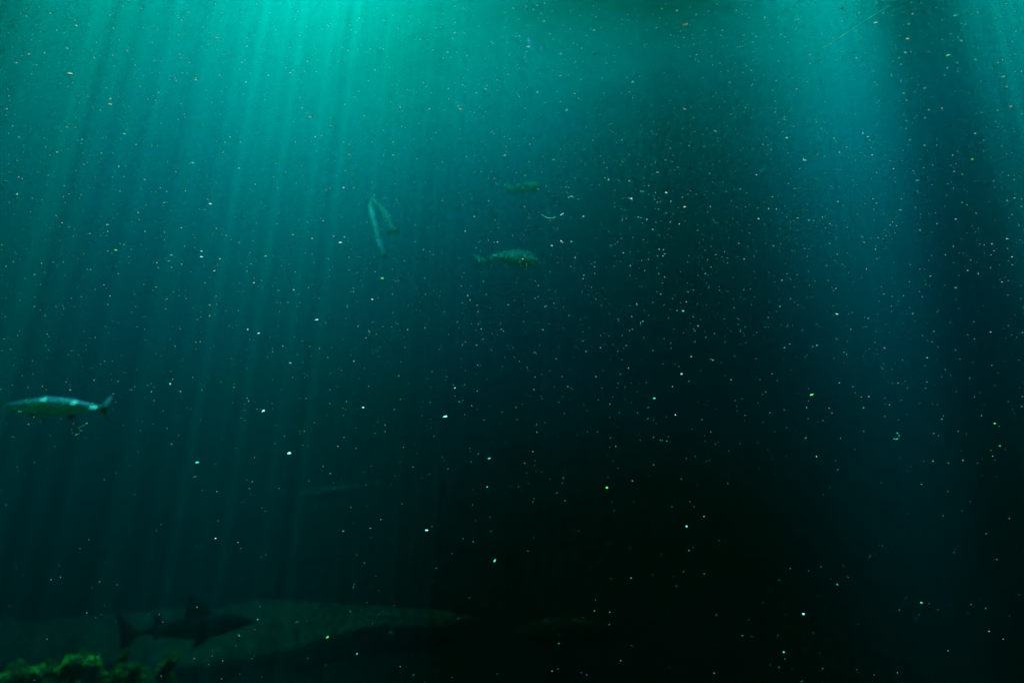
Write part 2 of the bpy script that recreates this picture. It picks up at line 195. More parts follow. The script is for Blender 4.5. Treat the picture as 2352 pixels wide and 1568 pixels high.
# error diffusion: small gaps whose share of each patch follows the mask
hole = np.zeros((ny, nx), bool); err = op.copy()
for j in range(ny):
    for i in (range(nx) if j % 2 == 0 else range(nx - 1, -1, -1)):
        s = 1 if j % 2 == 0 else -1
        v = err[j, i]; th = .5 + rng.uniform(-.1, .1)
        h = v > th and op[j, i] > .01
        hole[j, i] = h; e = v - (1.0 if h else 0.0)
        e = max(-1.0, min(1.0, e))
        if 0 <= i + s < nx: err[j, i + s] += e * 7 / 16
        if j + 1 < ny:
            if 0 <= i - s < nx: err[j + 1, i - s] += e * 3 / 16
            err[j + 1, i] += e * 5 / 16
            if 0 <= i + s < nx: err[j + 1, i + s] += e * 1 / 16
xs_ = KX + np.arange(nx + 1) * CELL; ys_ = KY + np.arange(ny + 1) * CELL
quads = []                        # solid runs of the mat: x0, x1, y0, y1
for j in range(ny):
    i = 0
    while i < nx:
        if hole[j, i]: i += 1; continue
        k = i
        while k < nx and not hole[j, k]: k += 1
        quads.append((xs_[i], xs_[k], ys_[j], ys_[j + 1])); i = k
# split the quads where extra gaps (slits) are cut to light specks, fish, rocks and shafts
SLITS = [
    (-0.797, 1.333, 2.665, 2.765),
    (-3.767, -2.851, 5.549, 5.709),
    (-3.796, -2.862, 5.948, 6.208),
    (-2.04, -1.999, 4.767, 4.883),
    (-2.133, -2.09, 4.883, 5.0),
    (-2.226, -2.182, 5.0, 5.117),
    (-2.319, -2.273, 5.117, 5.233),
    (-2.412, -2.364, 5.233, 5.35),
    (-2.504, -2.455, 5.35, 5.467),
    (-2.597, -2.546, 5.467, 5.583),
    (-2.69, -2.637, 5.583, 5.7),
    (-2.783, -2.728, 5.7, 5.817),
    (-2.876, -2.819, 5.817, 5.933),
    (-2.968, -2.911, 5.933, 6.05),
    (-3.061, -3.002, 6.05, 6.167),
    (-1.505, -1.475, 4.967, 5.083),
    (-1.571, -1.541, 5.083, 5.2),
    (-1.637, -1.606, 5.2, 5.317),
    (-1.703, -1.671, 5.317, 5.433),
    (-1.77, -1.736, 5.433, 5.55),
    (-1.836, -1.801, 5.55, 5.667),
    (-1.902, -1.866, 5.667, 5.783),
    (-1.969, -1.932, 5.783, 5.9),
    (-2.035, -1.997, 5.9, 6.017),
    (-2.101, -2.062, 6.017, 6.133),
    (-2.168, -2.127, 6.133, 6.25),
    (-2.234, -2.192, 6.25, 6.367),
    (-2.286, -2.264, 5.167, 5.289),
    (-2.38, -2.358, 5.289, 5.411),
    (-2.475, -2.451, 5.411, 5.533),
    (-2.569, -2.545, 5.533, 5.655),
    (-2.664, -2.638, 5.655, 5.778),
    (-2.758, -2.732, 5.778, 5.9),
    (-2.852, -2.826, 5.9, 6.022),
    (-2.947, -2.919, 6.022, 6.144),
    (-3.041, -3.013, 6.144, 6.267),
    (-2.605, -2.583, 5.167, 5.292),
    (-2.714, -2.691, 5.292, 5.417),
    (-2.823, -2.799, 5.417, 5.542),
    (-2.932, -2.907, 5.542, 5.667),
    (-3.04, -3.015, 5.667, 5.792),
    (-3.149, -3.123, 5.792, 5.917),
    (-3.258, -3.231, 5.917, 6.042),
    (-3.367, -3.339, 6.042, 6.167),
    (-1.821, -1.785, 4.967, 5.083),
    (-1.899, -1.862, 5.083, 5.2),
    (-1.977, -1.939, 5.2, 5.317),
    (-2.056, -2.016, 5.317, 5.433),
    (-2.134, -2.093, 5.433, 5.55),
    (-2.212, -2.171, 5.55, 5.667),
    (-2.291, -2.248, 5.667, 5.783),
    (-2.369, -2.325, 5.783, 5.9),
    (-2.447, -2.402, 5.9, 6.017),
    (-2.526, -2.479, 6.017, 6.133),
    (-2.604, -2.556, 6.133, 6.25),
    (-2.682, -2.633, 6.25, 6.367),
    (-2.719, -2.658, 4.567, 4.697),
    (-2.863, -2.799, 4.697, 4.827),
    (-3.007, -2.94, 4.827, 4.957),
    (-3.151, -3.081, 4.957, 5.087),
    (-3.295, -3.222, 5.087, 5.217),
    (-3.439, -3.363, 5.217, 5.347),
    (-3.583, -3.504, 5.347, 5.477),
    (-3.727, -3.645, 5.477, 5.607),
    (-3.871, -3.786, 5.607, 5.737),
    (-4.015, -3.927, 5.737, 5.867),
    (-2.107, -2.079, 5.167, 5.287),
    (-2.193, -2.164, 5.287, 5.407),
    (-2.28, -2.249, 5.407, 5.527),
    (-2.366, -2.335, 5.527, 5.647),
    (-2.452, -2.42, 5.647, 5.767),
    (-2.538, -2.505, 5.767, 5.887),
    (-2.624, -2.59, 5.887, 6.007),
    (-2.71, -2.675, 6.007, 6.127),
    (-2.796, -2.76, 6.127, 6.247),
    (-2.883, -2.845, 6.247, 6.367),
    (-1.367, -1.339, 5.167, 5.297),
    (-1.431, -1.402, 5.297, 5.427),
    (-1.495, -1.465, 5.427, 5.557),
    (-1.559, -1.527, 5.557, 5.687),
    (-1.622, -1.59, 5.687, 5.817),
    (-1.686, -1.652, 5.817, 5.947),
    (-1.75, -1.715, 5.947, 6.077),
    (-1.814, -1.778, 6.077, 6.207),
    (-1.877, -1.84, 6.207, 6.337),
    (-1.941, -1.903, 6.337, 6.467),
    (-2.508, -2.476, 4.967, 5.087),
    (-2.616, -2.582, 5.087, 5.207),
    (-2.723, -2.688, 5.207, 5.327),
    (-2.831, -2.795, 5.327, 5.447),
    (-2.938, -2.901, 5.447, 5.567),
    (-3.046, -3.007, 5.567, 5.687),
    (-3.153, -3.113, 5.687, 5.807),
    (-3.261, -3.22, 5.807, 5.927),
    (-3.368, -3.326, 5.927, 6.047),
    (-3.476, -3.432, 6.047, 6.167),
    (-1.808, -1.783, 5.267, 5.389),
    (-1.883, -1.856, 5.389, 5.511),
    (-1.957, -1.929, 5.511, 5.633),
    (-2.031, -2.003, 5.633, 5.755),
    (-2.105, -2.076, 5.755, 5.878),
    (-2.18, -2.149, 5.878, 6.0),
    (-2.254, -2.223, 6.0, 6.122),
    (-2.328, -2.296, 6.122, 6.244),
    (-2.402, -2.369, 6.244, 6.367),
    (-2.704, -2.665, 4.767, 4.889),
    (-2.829, -2.789, 4.889, 5.011),
    (-2.954, -2.913, 5.011, 5.133),
    (-3.08, -3.037, 5.133, 5.255),
    (-3.205, -3.161, 5.255, 5.378),
    (-3.331, -3.284, 5.378, 5.5),
    (-3.456, -3.408, 5.5, 5.622),
    (-3.582, -3.532, 5.622, 5.744),
    (-3.707, -3.656, 5.744, 5.867),
    (-2.512, -2.487, 5.167, 5.289),
    (-2.615, -2.589, 5.289, 5.411),
    (-2.718, -2.691, 5.411, 5.533),
    (-2.821, -2.793, 5.533, 5.655),
    (-2.924, -2.895, 5.655, 5.778),
    (-3.027, -2.997, 5.778, 5.9),
    (-3.129, -3.099, 5.9, 6.022),
    (-3.232, -3.201, 6.022, 6.144),
    (-3.335, -3.303, 6.144, 6.267),
    (-1.919, -1.899, 5.267, 5.392),
    (-1.999, -1.979, 5.392, 5.517),
    (-2.079, -2.058, 5.517, 5.642),
    (-2.159, -2.137, 5.642, 5.767),
    (-2.239, -2.217, 5.767, 5.892),
    (-2.319, -2.296, 5.892, 6.017),
    (-2.399, -2.375, 6.017, 6.142),
    (-2.479, -2.454, 6.142, 6.267),
    (-1.243, -1.217, 5.367, 5.504),
    (-1.302, -1.274, 5.504, 5.642),
    (-1.36, -1.332, 5.642, 5.779),
    (-1.419, -1.389, 5.779, 5.917),
    (-1.478, -1.447, 5.917, 6.054),
    (-1.536, -1.504, 6.054, 6.192),
    (-1.595, -1.562, 6.192, 6.329),
    (-1.653, -1.619, 6.329, 6.467),
    (-2.697, -2.67, 4.967, 5.089),
    (-2.814, -2.786, 5.089, 5.211),
    (-2.931, -2.902, 5.211, 5.333),
    (-3.047, -3.018, 5.333, 5.455),
    (-3.164, -3.134, 5.455, 5.578),
    (-3.281, -3.25, 5.578, 5.7),
    (-3.398, -3.366, 5.7, 5.822),
    (-3.515, -3.482, 5.822, 5.944),
    (-3.632, -3.598, 5.944, 6.067),
    (-2.289, -2.267, 5.267, 5.389),
    (-2.381, -2.358, 5.389, 5.511),
    (-2.473, -2.448, 5.511, 5.633),
    (-2.564, -2.539, 5.633, 5.755),
    (-2.656, -2.63, 5.755, 5.878),
    (-2.748, -2.721, 5.878, 6.0),
    (-2.84, -2.812, 6.0, 6.122),
    (-2.931, -2.903, 6.122, 6.244),
    (-3.023, -2.994, 6.244, 6.367),
    (-1.588, -1.569, 5.367, 5.504),
    (-1.661, -1.64, 5.504, 5.642),
    (-1.733, -1.711, 5.642, 5.779),
    (-1.805, -1.783, 5.779, 5.917),
    (-1.877, -1.854, 5.917, 6.054),
    (-1.95, -1.926, 6.054, 6.192),
    (-2.022, -1.997, 6.192, 6.329),
    (-2.094, -2.069, 6.329, 6.467),
    (-2.595, -2.576, 5.367, 5.492),
    (-2.698, -2.677, 5.492, 5.617),
    (-2.8, -2.778, 5.617, 5.742),
    (-2.902, -2.88, 5.742, 5.867),
    (-3.004, -2.981, 5.867, 5.992),
    (-3.106, -3.083, 5.992, 6.117),
    (-3.208, -3.184, 6.117, 6.242),
    (-3.31, -3.285, 6.242, 6.367)]
for (a0, a1, b0, b1) in SLITS:
    out = []
    for (x0, x1, y0, y1) in quads:
        if x1 <= a0 or x0 >= a1 or y1 <= b0 or y0 >= b1: out.append((x0, x1, y0, y1)); continue
        if y0 < b0: out.append((x0, x1, y0, b0))
        if y1 > b1: out.append((x0, x1, b1, y1))
        c0, c1 = max(y0, b0), min(y1, b1)
        if x0 < a0: out.append((x0, a0, c0, c1))
        if x1 > a1: out.append((a1, x1, c0, c1))
    quads = out
X0, X1, Y0, Y1 = xs_[0], xs_[-1], ys_[0], ys_[-1]
quads += [(-54, 54, -29, Y0), (-54, 54, Y1, 79), (-54, X0, Y0, Y1), (X1, 54, Y0, Y1)]
q = np.array(quads); nq = len(q)
# every solid run of the mat is a slab whose sides lean with the light
TH = .5; lean = np.array([SUN.x / SUN.z * TH, SUN.y / SUN.z * TH, TH])
V = np.zeros((nq, 8, 3)); V[:, :, 2] = TOP
V[:, 0, :2] = q[:, [0, 2]]; V[:, 1, :2] = q[:, [1, 2]]; V[:, 2, :2] = q[:, [1, 3]]; V[:, 3, :2] = q[:, [0, 3]]
V[:, 4:, :] = V[:, :4, :]; V[:, :4, :] -= lean
me = bpy.data.meshes.new('added_light_blocker')
box = [[3, 2, 1, 0], [4, 5, 6, 7], [0, 1, 5, 4], [1, 2, 6, 5], [2, 3, 7, 6], [3, 0, 4, 7]]
me.from_pydata(V.reshape(-1, 3).tolist(), [], [[8 * k + i for i in f] for k in range(nq) for f in box])
me.materials.append(mat('light_blocker', (.012, .02, .006), .6))
light_blocker = bpy.data.objects.new('added_light_blocker', me); C.objects.link(light_blocker)
tag(light_blocker, 'unseen mat added at the surface to block the sun, light coming through its gaps', 'light_blocker', kind='stuff')


def lit(p):
    """How open the blocker mat is where the sunlight of point p comes through."""
    t = TOP - p.z; x = p.x + SUN.x / SUN.z * t; y = p.y + SUN.y / SUN.z * t
    i, j = int((x - KX) / CELL), int((y - KY) / CELL)
    return op[j, i] if 0 <= i < nx and 0 <= j < ny else 0.0

# ---------------------------------------------------------------- sea floor
M_floor = mat('dark_silt', (.0005, .006, .0009), .9, (.001, .012, .0018), 3.0, .6, spec=0.0)
bm = bmesh.new()
N = 150
vs = {}
for j in range(N + 1):
    for i in range(N + 1):
        u = i / N * 2 - 1; t = j / N
        x = (abs(u) ** 1.8) * (54 if u > 0 else -54); y = -29 + 29 * (t / .2) if t < .2 else 80 * ((t - .2) / .8) ** 1.8
        y = min(y, 79)
        z = .18 * fbm((x * .5, y * .5, 1.3)) + .05 * fbm((x * 2.2, y * 2.2, 4.0)) - .16
        z += float(np.interp(y, [0, 5.8, 7, 9, 12, 16, 24, 80], [0, .1, .6, 1.3, 2.1, 2.8, 3.6, 5]))  # rise with distance shaped to hide lit water and darken the lower view
        vs[i, j] = bm.verts.new((x, y, z))
for j in range(N):
    for i in range(N):
        bm.faces.new((vs[i, j], vs[i + 1, j], vs[i + 1, j + 1], vs[i, j + 1]))
bmesh.ops.remove_doubles(bm, verts=bm.verts, dist=1e-5)
tag(link('sea_floor', bm, M_floor), 'dark silty sea floor fading into the water', kind='structure')


# ---------------------------------------------------------------- rocks
def slab(name, outline, top, depth, m, label, cat, seed, tilt=(0, 0), res=.09, group=None):
    """A rock shelf: outline in x, y, an uneven top at height top and rough broken sides down to the floor."""
    xs = [p[0] for p in outline]; ys = [p[1] for p in outline]
    cx, cy = sum(xs) / len(xs), sum(ys) / len(ys)
    n = len(outline); pts = []
    for k in range(n):
        a, b = outline[k], outline[(k + 1) % n]
        L = math.dist(a, b); q = max(2, int(L / res))
        for s in range(q):
            t = s / q; x = a[0] + (b[0] - a[0]) * t; y = a[1] + (b[1] - a[1]) * t
            d = .16 * fbm((x * 1.3, y * 1.3, seed), 1) + .05 * fbm((x * 5, y * 5, seed))
            dx, dy = x - cx, y - cy; l = math.hypot(dx, dy)
            pts.append((x + dx / l * d, y + dy / l * d))
    bm = bmesh.new(); rings = []
    for f, dz in ((1.03, -depth), (1.05, -depth * .55), (1.0, -.1), (.985, -.03), (.95, 0), (.8, .01), (.6, .015), (.4, .02), (.2, .02), (.06, .02)):
        ring = []
        for k, (x, y) in enumerate(pts):
            X, Y = cx + (x - cx) * f, cy + (y - cy) * f
            h = top + dz + tilt[0] * (X - cx) + tilt[1] * (Y - cy)
            h += (.07 * fbm((X * 1.4, Y * 1.4, seed + 3)) + .02 * fbm((X * 6, Y * 6, seed))) * (1 if f <= 1 else .4)
            if f > 1:
                e = .07 * fbm((X * 3, Y * 3, dz * 4 + seed)); X += e; Y += e
            ring.append(bm.verts.new((X, Y, h)))
        rings.append(ring)
    P = len(pts)
    for a, b in zip(rings, rings[1:]):
        for k in range(P):
            bm.faces.new((a[k], a[(k + 1) % P], b[(k + 1) % P], b[k]))
    bm.faces.new(rings[-1]); bm.faces.new(list(reversed(rings[0])))
    bmesh.ops.recalc_face_normals(bm, faces=bm.faces)
    return tag(link(name, bm, m), label, cat, group)


def boulder(name, loc, size, m, seed, rough=.35, parent=None, rot=0.0, sub=4):
    bm = bmesh.new(); bmesh.ops.create_icosphere(bm, subdivisions=sub, radius=1)
    for v in bm.verts:
        p = v.co.copy()
        d = 1 + rough * fbm((p.x * 1.2 + seed, p.y * 1.2, p.z * 1.2), 1) + rough * .45 * fbm((p.x * 3 + seed, p.y * 3, p.z * 3))
        v.co = Vector((p.x * size[0], p.y * size[1], p.z * size[2])) * d
    bmesh.ops.rotate(bm, cent=(0, 0, 0), matrix=Matrix.Rotation(rot, 3, 'Z'), verts=bm.verts)
    return link(name, bm, m, parent, loc=loc)


M_ledge = mat('pale_rock', (.002, .036, .0048), .9, (.003, .052, .0068), 2.2, .6, spec=0.0)
M_rock = mat('dark_rock', (.001, .03, .0022), .9, (.003, .10, .006), 5.0, .8, spec=0.0)
M_alga = mat('bright_algae', (.008, .11, .006), .8, (.02, .42, .015), 22.0, .8, spec=0.0)
M_dim_alga = mat('dull_algae', (.003, .045, .004), .8, (.006, .12, .009), 22.0, .8, spec=0.0)


def gp(px, py, z):
    """Where the sight line of a picture point meets height z (above the sea floor)."""
    d = (CAM_Z - z) / ((py - 784) / FOC)
    return ((px - 1176) / FOC * d, d)


LZ = .16
outline = [gp(-160, 1512, LZ), gp(120, 1532, LZ), gp(330, 1530, LZ), gp(560, 1508, LZ), gp(690, 1480, LZ), gp(830, 1450, LZ), gp(1000, 1430, LZ), gp(1120, 1414, LZ),
           gp(1050, 1394, LZ), gp(800, 1388, LZ), gp(560, 1384, LZ), gp(300, 1402, LZ), gp(100, 1412, LZ), gp(-180, 1424, LZ)]
slab('rock_ledge', outline, LZ, .34, M_ledge, 'pale green flat rock ledge lying along the bottom left, lit from above', 'rock ledge', 3.7, group=None)
bx, by = gp(1290, 1428, .10)
tag(boulder('rock_ledge', (bx, by, .02), (.62, .14, .10), M_ledge, 9.1, .25, rot=.12), 'small faint wedge of rock right of the pale green ledge', 'rock ledge')

# mossy jumble at the near left corner
def weed(parent, m, spots, seed):
    """Tufts of algae: many small curled leaves rooted at the given points (parent space)."""
    r = random.Random(seed); bm = bmesh.new()
    for (x, y, z, rad, k, hgt) in spots:
        for _ in range(k):
            a = r.uniform(0, 6.283); q = rad * math.sqrt(r.random())
            b = Vector((x + q * math.cos(a), y + q * math.sin(a) * .7, z - .01 - q * .25))
            L = hgt * r.uniform(.25, .6); nrm = Vector((r.uniform(-.9, .9), r.uniform(-1.0, .5), 1)).normalized()
            u = nrm.cross(Vector((math.cos(a), math.sin(a), .2))).normalized(); w_ = nrm.cross(u)
            b += Vector((0, 0, L * r.uniform(.1, .8)))
            ring = [bm.verts.new(b + u * (L * c * r.uniform(.7, 1.2)) + w_ * (L * s_ * r.uniform(.4, .8)) + nrm * (L * .15 * r.uniform(-1, 1)))
                    for c, s_ in ((1, 0), (.5, .87), (-.5, .87), (-1, 0), (-.5, -.87), (.5, -.87))]
            mid = bm.verts.new(b + nrm * L * .12)
            for k2 in range(6): bm.faces.new((mid, ring[k2], ring[(k2 + 1) % 6]))
    return link('algae', bm, m, parent, smooth=False)


RD = 3.6
def rock_at(px, top, w, m, seed, label, d=RD, dep=.22, rot=0.0, rough=.3):
    """A boulder standing on the floor whose crest is seen at px, top."""
    c = at(px, top, d); hgt = c.z + .12; s = d / FOC; base = Vector((c.x, d, -.12))
    o = boulder('algae_rock', base + Vector((0, 0, hgt * .5)), (w * s / 2, dep, hgt * .5), m, seed, rough, rot=rot)
    return tag(o, label, 'rock', 'algae covered rocks at the bottom left')


def tuft(parent, m, spots, seed):
    """Leafy algae growing where the picture shows it: x, y, spread and number of leaves, on the rock at distance RD."""
    for i, (x, y, sp, k) in enumerate(spots):
        p = at(x, y, RD - .14) - parent.location
        weed(parent, m, [(p.x, p.y, p.z, sp * RD / FOC, k, .085)], seed * 10 + i)


r1 = rock_at(30, 1552, 170, M_rock, 1.0, 'rock with the brightest green algae, in the bottom left corner')
tuft(r1, M_alga, [(50, 1566, 20, 90), (2, 1558, 14, 60), (80, 1562, 10, 20)], 1)
r2 = rock_at(178, 1520, 120, M_rock, 4.2, 'mossy round rock with green patches beside the dark hollow', d=3.75)
tuft(r2, M_alga, [(213, 1520, 12, 50), (160, 1520, 16, 40), (146, 1534, 10, 34), (140, 1552, 8, 24)], 2)
tuft(r2, M_dim_alga, [(190, 1518, 18, 46), (200, 1540, 20, 46), (172, 1552, 8, 24), (216, 1554, 16, 40), (206, 1530, 14, 34)], 3)
r3 = rock_at(98, 1540, 110, M_rock, 7.5, 'low rock with a thin green crust between two mossier rocks', d=3.8)
tuft(r3, M_alga, [(89, 1542, 7, 26)], 8)
tuft(r3, M_dim_alga, [(70, 1546, 16, 40), (110, 1538, 18, 40), (40, 1548, 20, 36)], 4)
r4 = rock_at(312, 1528, 36, M_rock, 2.6, 'narrow upright rock standing right of the dark hollow', d=3.8, dep=.1)
tuft(r4, M_dim_alga, [(308, 1534, 8, 26), (312, 1548, 8, 22)], 5)
r5 = rock_at(290, 1556, 150, M_rock, 5.9, 'low flat rock with dull green algae at the foot of the narrow upright rock', d=3.55)
tuft(r5, M_alga, [(286, 1557, 8, 24), (226, 1558, 12, 30)], 9)
tuft(r5, M_dim_alga, [(312, 1556, 12, 30), (250, 1560, 22, 40), (282, 1508, 8, 14)], 6)
r6 = rock_at(388, 1512, 40, M_rock, 8.8, 'slanted dim rock furthest right among the mossy rocks', d=3.8, dep=.12, rot=.5)
tuft(r6, M_dim_alga, [(394, 1516, 8, 26), (384, 1530, 9, 26), (374, 1542, 8, 20)], 7)


# ---------------------------------------------------------------- fish
def fish(name, spine, tops, bots, wid, m, tail=None, fins=(), eye=None, label='', group=None, depth=3.0, roll=0.0, ref=(0, 0, 1), boxy=1.25):
    """A fish as one continuous mesh.
    spine: picture points from the snout to the tail root at distance depth (+ an optional change of distance);
    tops/bots: half heights above and below the spine in picture units, wid: half thickness, same count."""
    s = depth / FOC; pts = [at(p[0], p[1], depth + (p[2] if len(p) > 2 else 0)) for p in spine]
    org = pts[len(pts) // 2].copy(); pts = [p - org for p in pts]
    # resample with Catmull-Rom
    K = 8; n = len(pts)
    def cr(a, b, c, d, t): return .5 * (2 * b + (c - a) * t + (2 * a - 5 * b + 4 * c - d) * t * t + (3 * b - a - 3 * c + d) * t ** 3)
    def samp(arr):
        out = []
        for k in range(n - 1):
            a, b, c, d = arr[max(k - 1, 0)], arr[k], arr[k + 1], arr[min(k + 2, n - 1)]
            for q in range(K): out.append(cr(a, b, c, d, q / K))
        out.append(arr[-1]); return out
    P, T_, B_, W_ = samp(pts), samp(tops), samp(bots), samp(wid)
    bm = bmesh.new(); rings = []; S = 20
    for k, p in enumerate(P):
        t = (P[min(k + 1, len(P) - 1)] - P[max(k - 1, 0)]).normalized()
        up = Vector(ref) + Vector((0, math.tan(roll), 0))     # banked: the back leans away from us
        side = t.cross(up).normalized(); up = side.cross(t).normalized()
        ring = []
        for q in range(S):
            a = 2 * math.pi * q / S; c, sn = math.cos(a), math.sin(a)
            hh = max(T_[k] if sn > 0 else B_[k], .15) * s
            ww = max(W_[k], .12) * s
            ring.append(bm.verts.new(p + up * (hh * sn) + side * (ww * math.copysign(abs(c) ** boxy, c))))
        rings.append(ring)
    for a, b in zip(rings, rings[1:]):
        for q in range(S): bm.faces.new((a[q], a[(q + 1) % S], b[(q + 1) % S], b[q]))
    bm.faces.new(list(reversed(rings[0]))); bm.faces.new(rings[-1])

    def sheet(poly, thick):
        """A fin: a thin plate of real thickness from picture points (x, y)."""
        pl = []
        for x, y, dz in [(p + (0,))[:3] for p in poly]:
            k = min(range(len(spine)), key=lambda i: abs(spine[i][0] - x) + abs(spine[i][1] - y) * .3)
            d0 = spine[k][2] if len(spine[k]) > 2 else 0
            pl.append(at(x, y, depth + d0 + dz + (spine[k][1] - y) * s * math.tan(roll)) - org)
        off = Vector((0, thick, 0))
        f = [bm.verts.new(v - off) for v in pl]; b = [bm.verts.new(v + off) for v in pl]
        bm.faces.new(f); bm.faces.new(list(reversed(b)))
        for k in range(len(pl)):
            j = (k + 1) % len(pl); bm.faces.new((f[j], f[k], b[k], b[j]))
    if tail: sheet(tail, .5 * s)
    for f in fins: sheet(f, .4 * s)
    bmesh.ops.recalc_face_normals(bm, faces=bm.faces)
    o = link(name, bm, m, loc=org)
    if eye:
        e = bmesh.new(); bmesh.ops.create_uvsphere(e, u_segments=14, v_segments=10, radius=eye[2] * s)
        bmesh.ops.scale(e, vec=(1, .5, 1), verts=e.verts)
        ee = link('eye', e, M_eye, o, loc=at(eye[0], eye[1], depth) - org + Vector((0, -eye[3] * s, 0)))
    tag(o, label, 'fish', group)
    return o, org, s


M_eye = mat('fish_eye', (.004, .004, .006), .2, spec=.5)
M_silver = mat('silver_fish_skin', (.02, .50, .21), .5, (.015, .36, .15), 26.0, .1, spec=.1, trans=.5)
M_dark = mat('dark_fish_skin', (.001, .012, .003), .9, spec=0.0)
M_pale = mat('pale_fish_skin', (.03, .72, .32), .8, (.02, .6, .27), 14.0, 0.0, trans=.5, spec=0.0)
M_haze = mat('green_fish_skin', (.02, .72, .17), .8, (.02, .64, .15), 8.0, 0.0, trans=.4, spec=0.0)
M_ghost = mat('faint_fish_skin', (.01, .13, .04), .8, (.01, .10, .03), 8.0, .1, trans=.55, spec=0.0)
M_glint = mat('painted_glint', (.05, .97, .28), .5, spec=.1)  # pale colour in place of sun glints

# the silvery fish at the left edge, swimming left
f1, org, s = fish('fish',
    [(5, 938), (22, 934), (50, 934), (85, 935), (120, 935), (150, 935), (178, 934), (205, 935), (224, 936), (234, 937)],
    [.5, 7, 14, 20, 22, 20, 14, 8, 4.5, 4], [.5, 6, 13, 20, 23, 21, 15, 8, 4.5, 4], [.5, 4.5, 9, 13, 15, 14, 11, 7, 4, 2.4],
    M_silver,
    tail=[(228, 933), (240, 926), (250, 912), (257, 908), (252, 925), (247, 938), (250, 952), (255, 971), (246, 963), (238, 948), (228, 941)],
    fins=[[(92, 915), (104, 908), (120, 911), (128, 914), (112, 917)], [(160, 919), (170, 915), (182, 920), (176, 924)],
          [(150, 954), (158, 961), (170, 958), (176, 949), (164, 950)], [(62, 948, -.03), (78, 961, -.05), (84, 958, -.05), (74, 945, -.03)]],
    eye=(26, 931, 2.6, 5), depth=3.55, roll=R(6), boxy=.5, label='silvery streamlined fish with a bright lit back, swimming left at the left edge')
for (x, y, a, b) in ((109, 917, 9, 6.5), (178, 924, 8.5, 6.5), (222, 935, 9, 5)):  # tilted pale patches painted where sun glints fall on the back
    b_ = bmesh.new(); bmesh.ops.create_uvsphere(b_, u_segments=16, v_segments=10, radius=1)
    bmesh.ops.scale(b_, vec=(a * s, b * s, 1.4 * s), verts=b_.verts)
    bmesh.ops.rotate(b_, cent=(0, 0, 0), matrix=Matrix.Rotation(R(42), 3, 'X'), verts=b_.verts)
    link('painted_glint_patch', b_, M_glint, f1, loc=at(x, y, 3.55) - org + Vector((0, -.03, 0)))

# dark fish in front of the ledge, facing right
fish('fish',
    [(590, 1428), (560, 1427), (520, 1430), (470, 1436), (420, 1442), (370, 1447), (335, 1450), (318, 1452)],
    [1, 12, 22, 28, 24, 14, 6, 4], [1, 11, 22, 29, 24, 13, 6, 4], [.5, 8, 14, 18, 16, 9, 4, 2.5], M_dark,
    tail=[(324, 1448), (306, 1440), (290, 1424), (266, 1404), (272, 1430), (277, 1450), (275, 1474), (276, 1494), (296, 1484), (312, 1468), (324, 1456)],
    fins=[[(506, 1413), (488, 1402), (470, 1388), (455, 1374), (444, 1366), (436, 1364), (432, 1370), (431, 1384), (428, 1400), (420, 1424)], [(382, 1442), (376, 1424), (368, 1412), (360, 1406), (355, 1410), (354, 1424), (350, 1446)],
          [(500, 1448), (470, 1476), (440, 1488), (450, 1464)], [(380, 1452), (366, 1466), (352, 1470), (356, 1452)]],
    depth=4.35, label='dark silhouetted fish with forked tail, facing right before the pale ledge')

# two slender fish nosing upwards
fish('fish', [(842, 450, .35), (848, 470, .25), (854, 495, .12), (860, 520, 0), (866, 545, -.12), (874, 566, -.23), (882, 580, -.3)],
     [.5, 4, 5.5, 6, 5, 3, 1.2], [.5, 4, 5.5, 6, 5, 3, 1.2], [.5, 3, 4, 4.5, 3.5, 2, 1], M_pale,
     tail=[(880, 574), (892, 590), (888, 597), (884, 588), (876, 596), (874, 588)], depth=5.9, ref=(1, 0, 0),
     label='slender pale fish nosing up, the longer left one of the close pair')
fish('fish', [(854, 452, .3), (864, 464, .2), (876, 480, .07), (886, 496, -.05), (894, 512, -.17), (899, 523, -.25)],
     [.5, 4, 5.5, 5.5, 4, 2], [.5, 4, 5.5, 5.5, 4, 2], [.5, 3, 4, 4, 3, 1.4], M_pale,
     tail=[(896, 520), (903, 526), (917, 522), (919, 528), (906, 535), (892, 541), (888, 536), (896, 529)], depth=5.9, ref=(1, 0, 0),
     label='slender pale fish nosing up, with a broad bright tail, right of the close pair')

# hazy green fish in the middle
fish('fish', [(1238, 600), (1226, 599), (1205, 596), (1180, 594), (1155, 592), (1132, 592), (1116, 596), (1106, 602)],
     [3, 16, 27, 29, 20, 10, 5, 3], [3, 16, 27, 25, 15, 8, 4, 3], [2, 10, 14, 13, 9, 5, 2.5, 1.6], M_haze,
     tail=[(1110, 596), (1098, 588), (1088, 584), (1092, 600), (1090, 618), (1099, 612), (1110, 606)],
     eye=(1226, 595, 2.4, 8), depth=10.4, roll=R(50), boxy=.8, label='stout hazy green fish facing right, blurred by the water, near the middle')


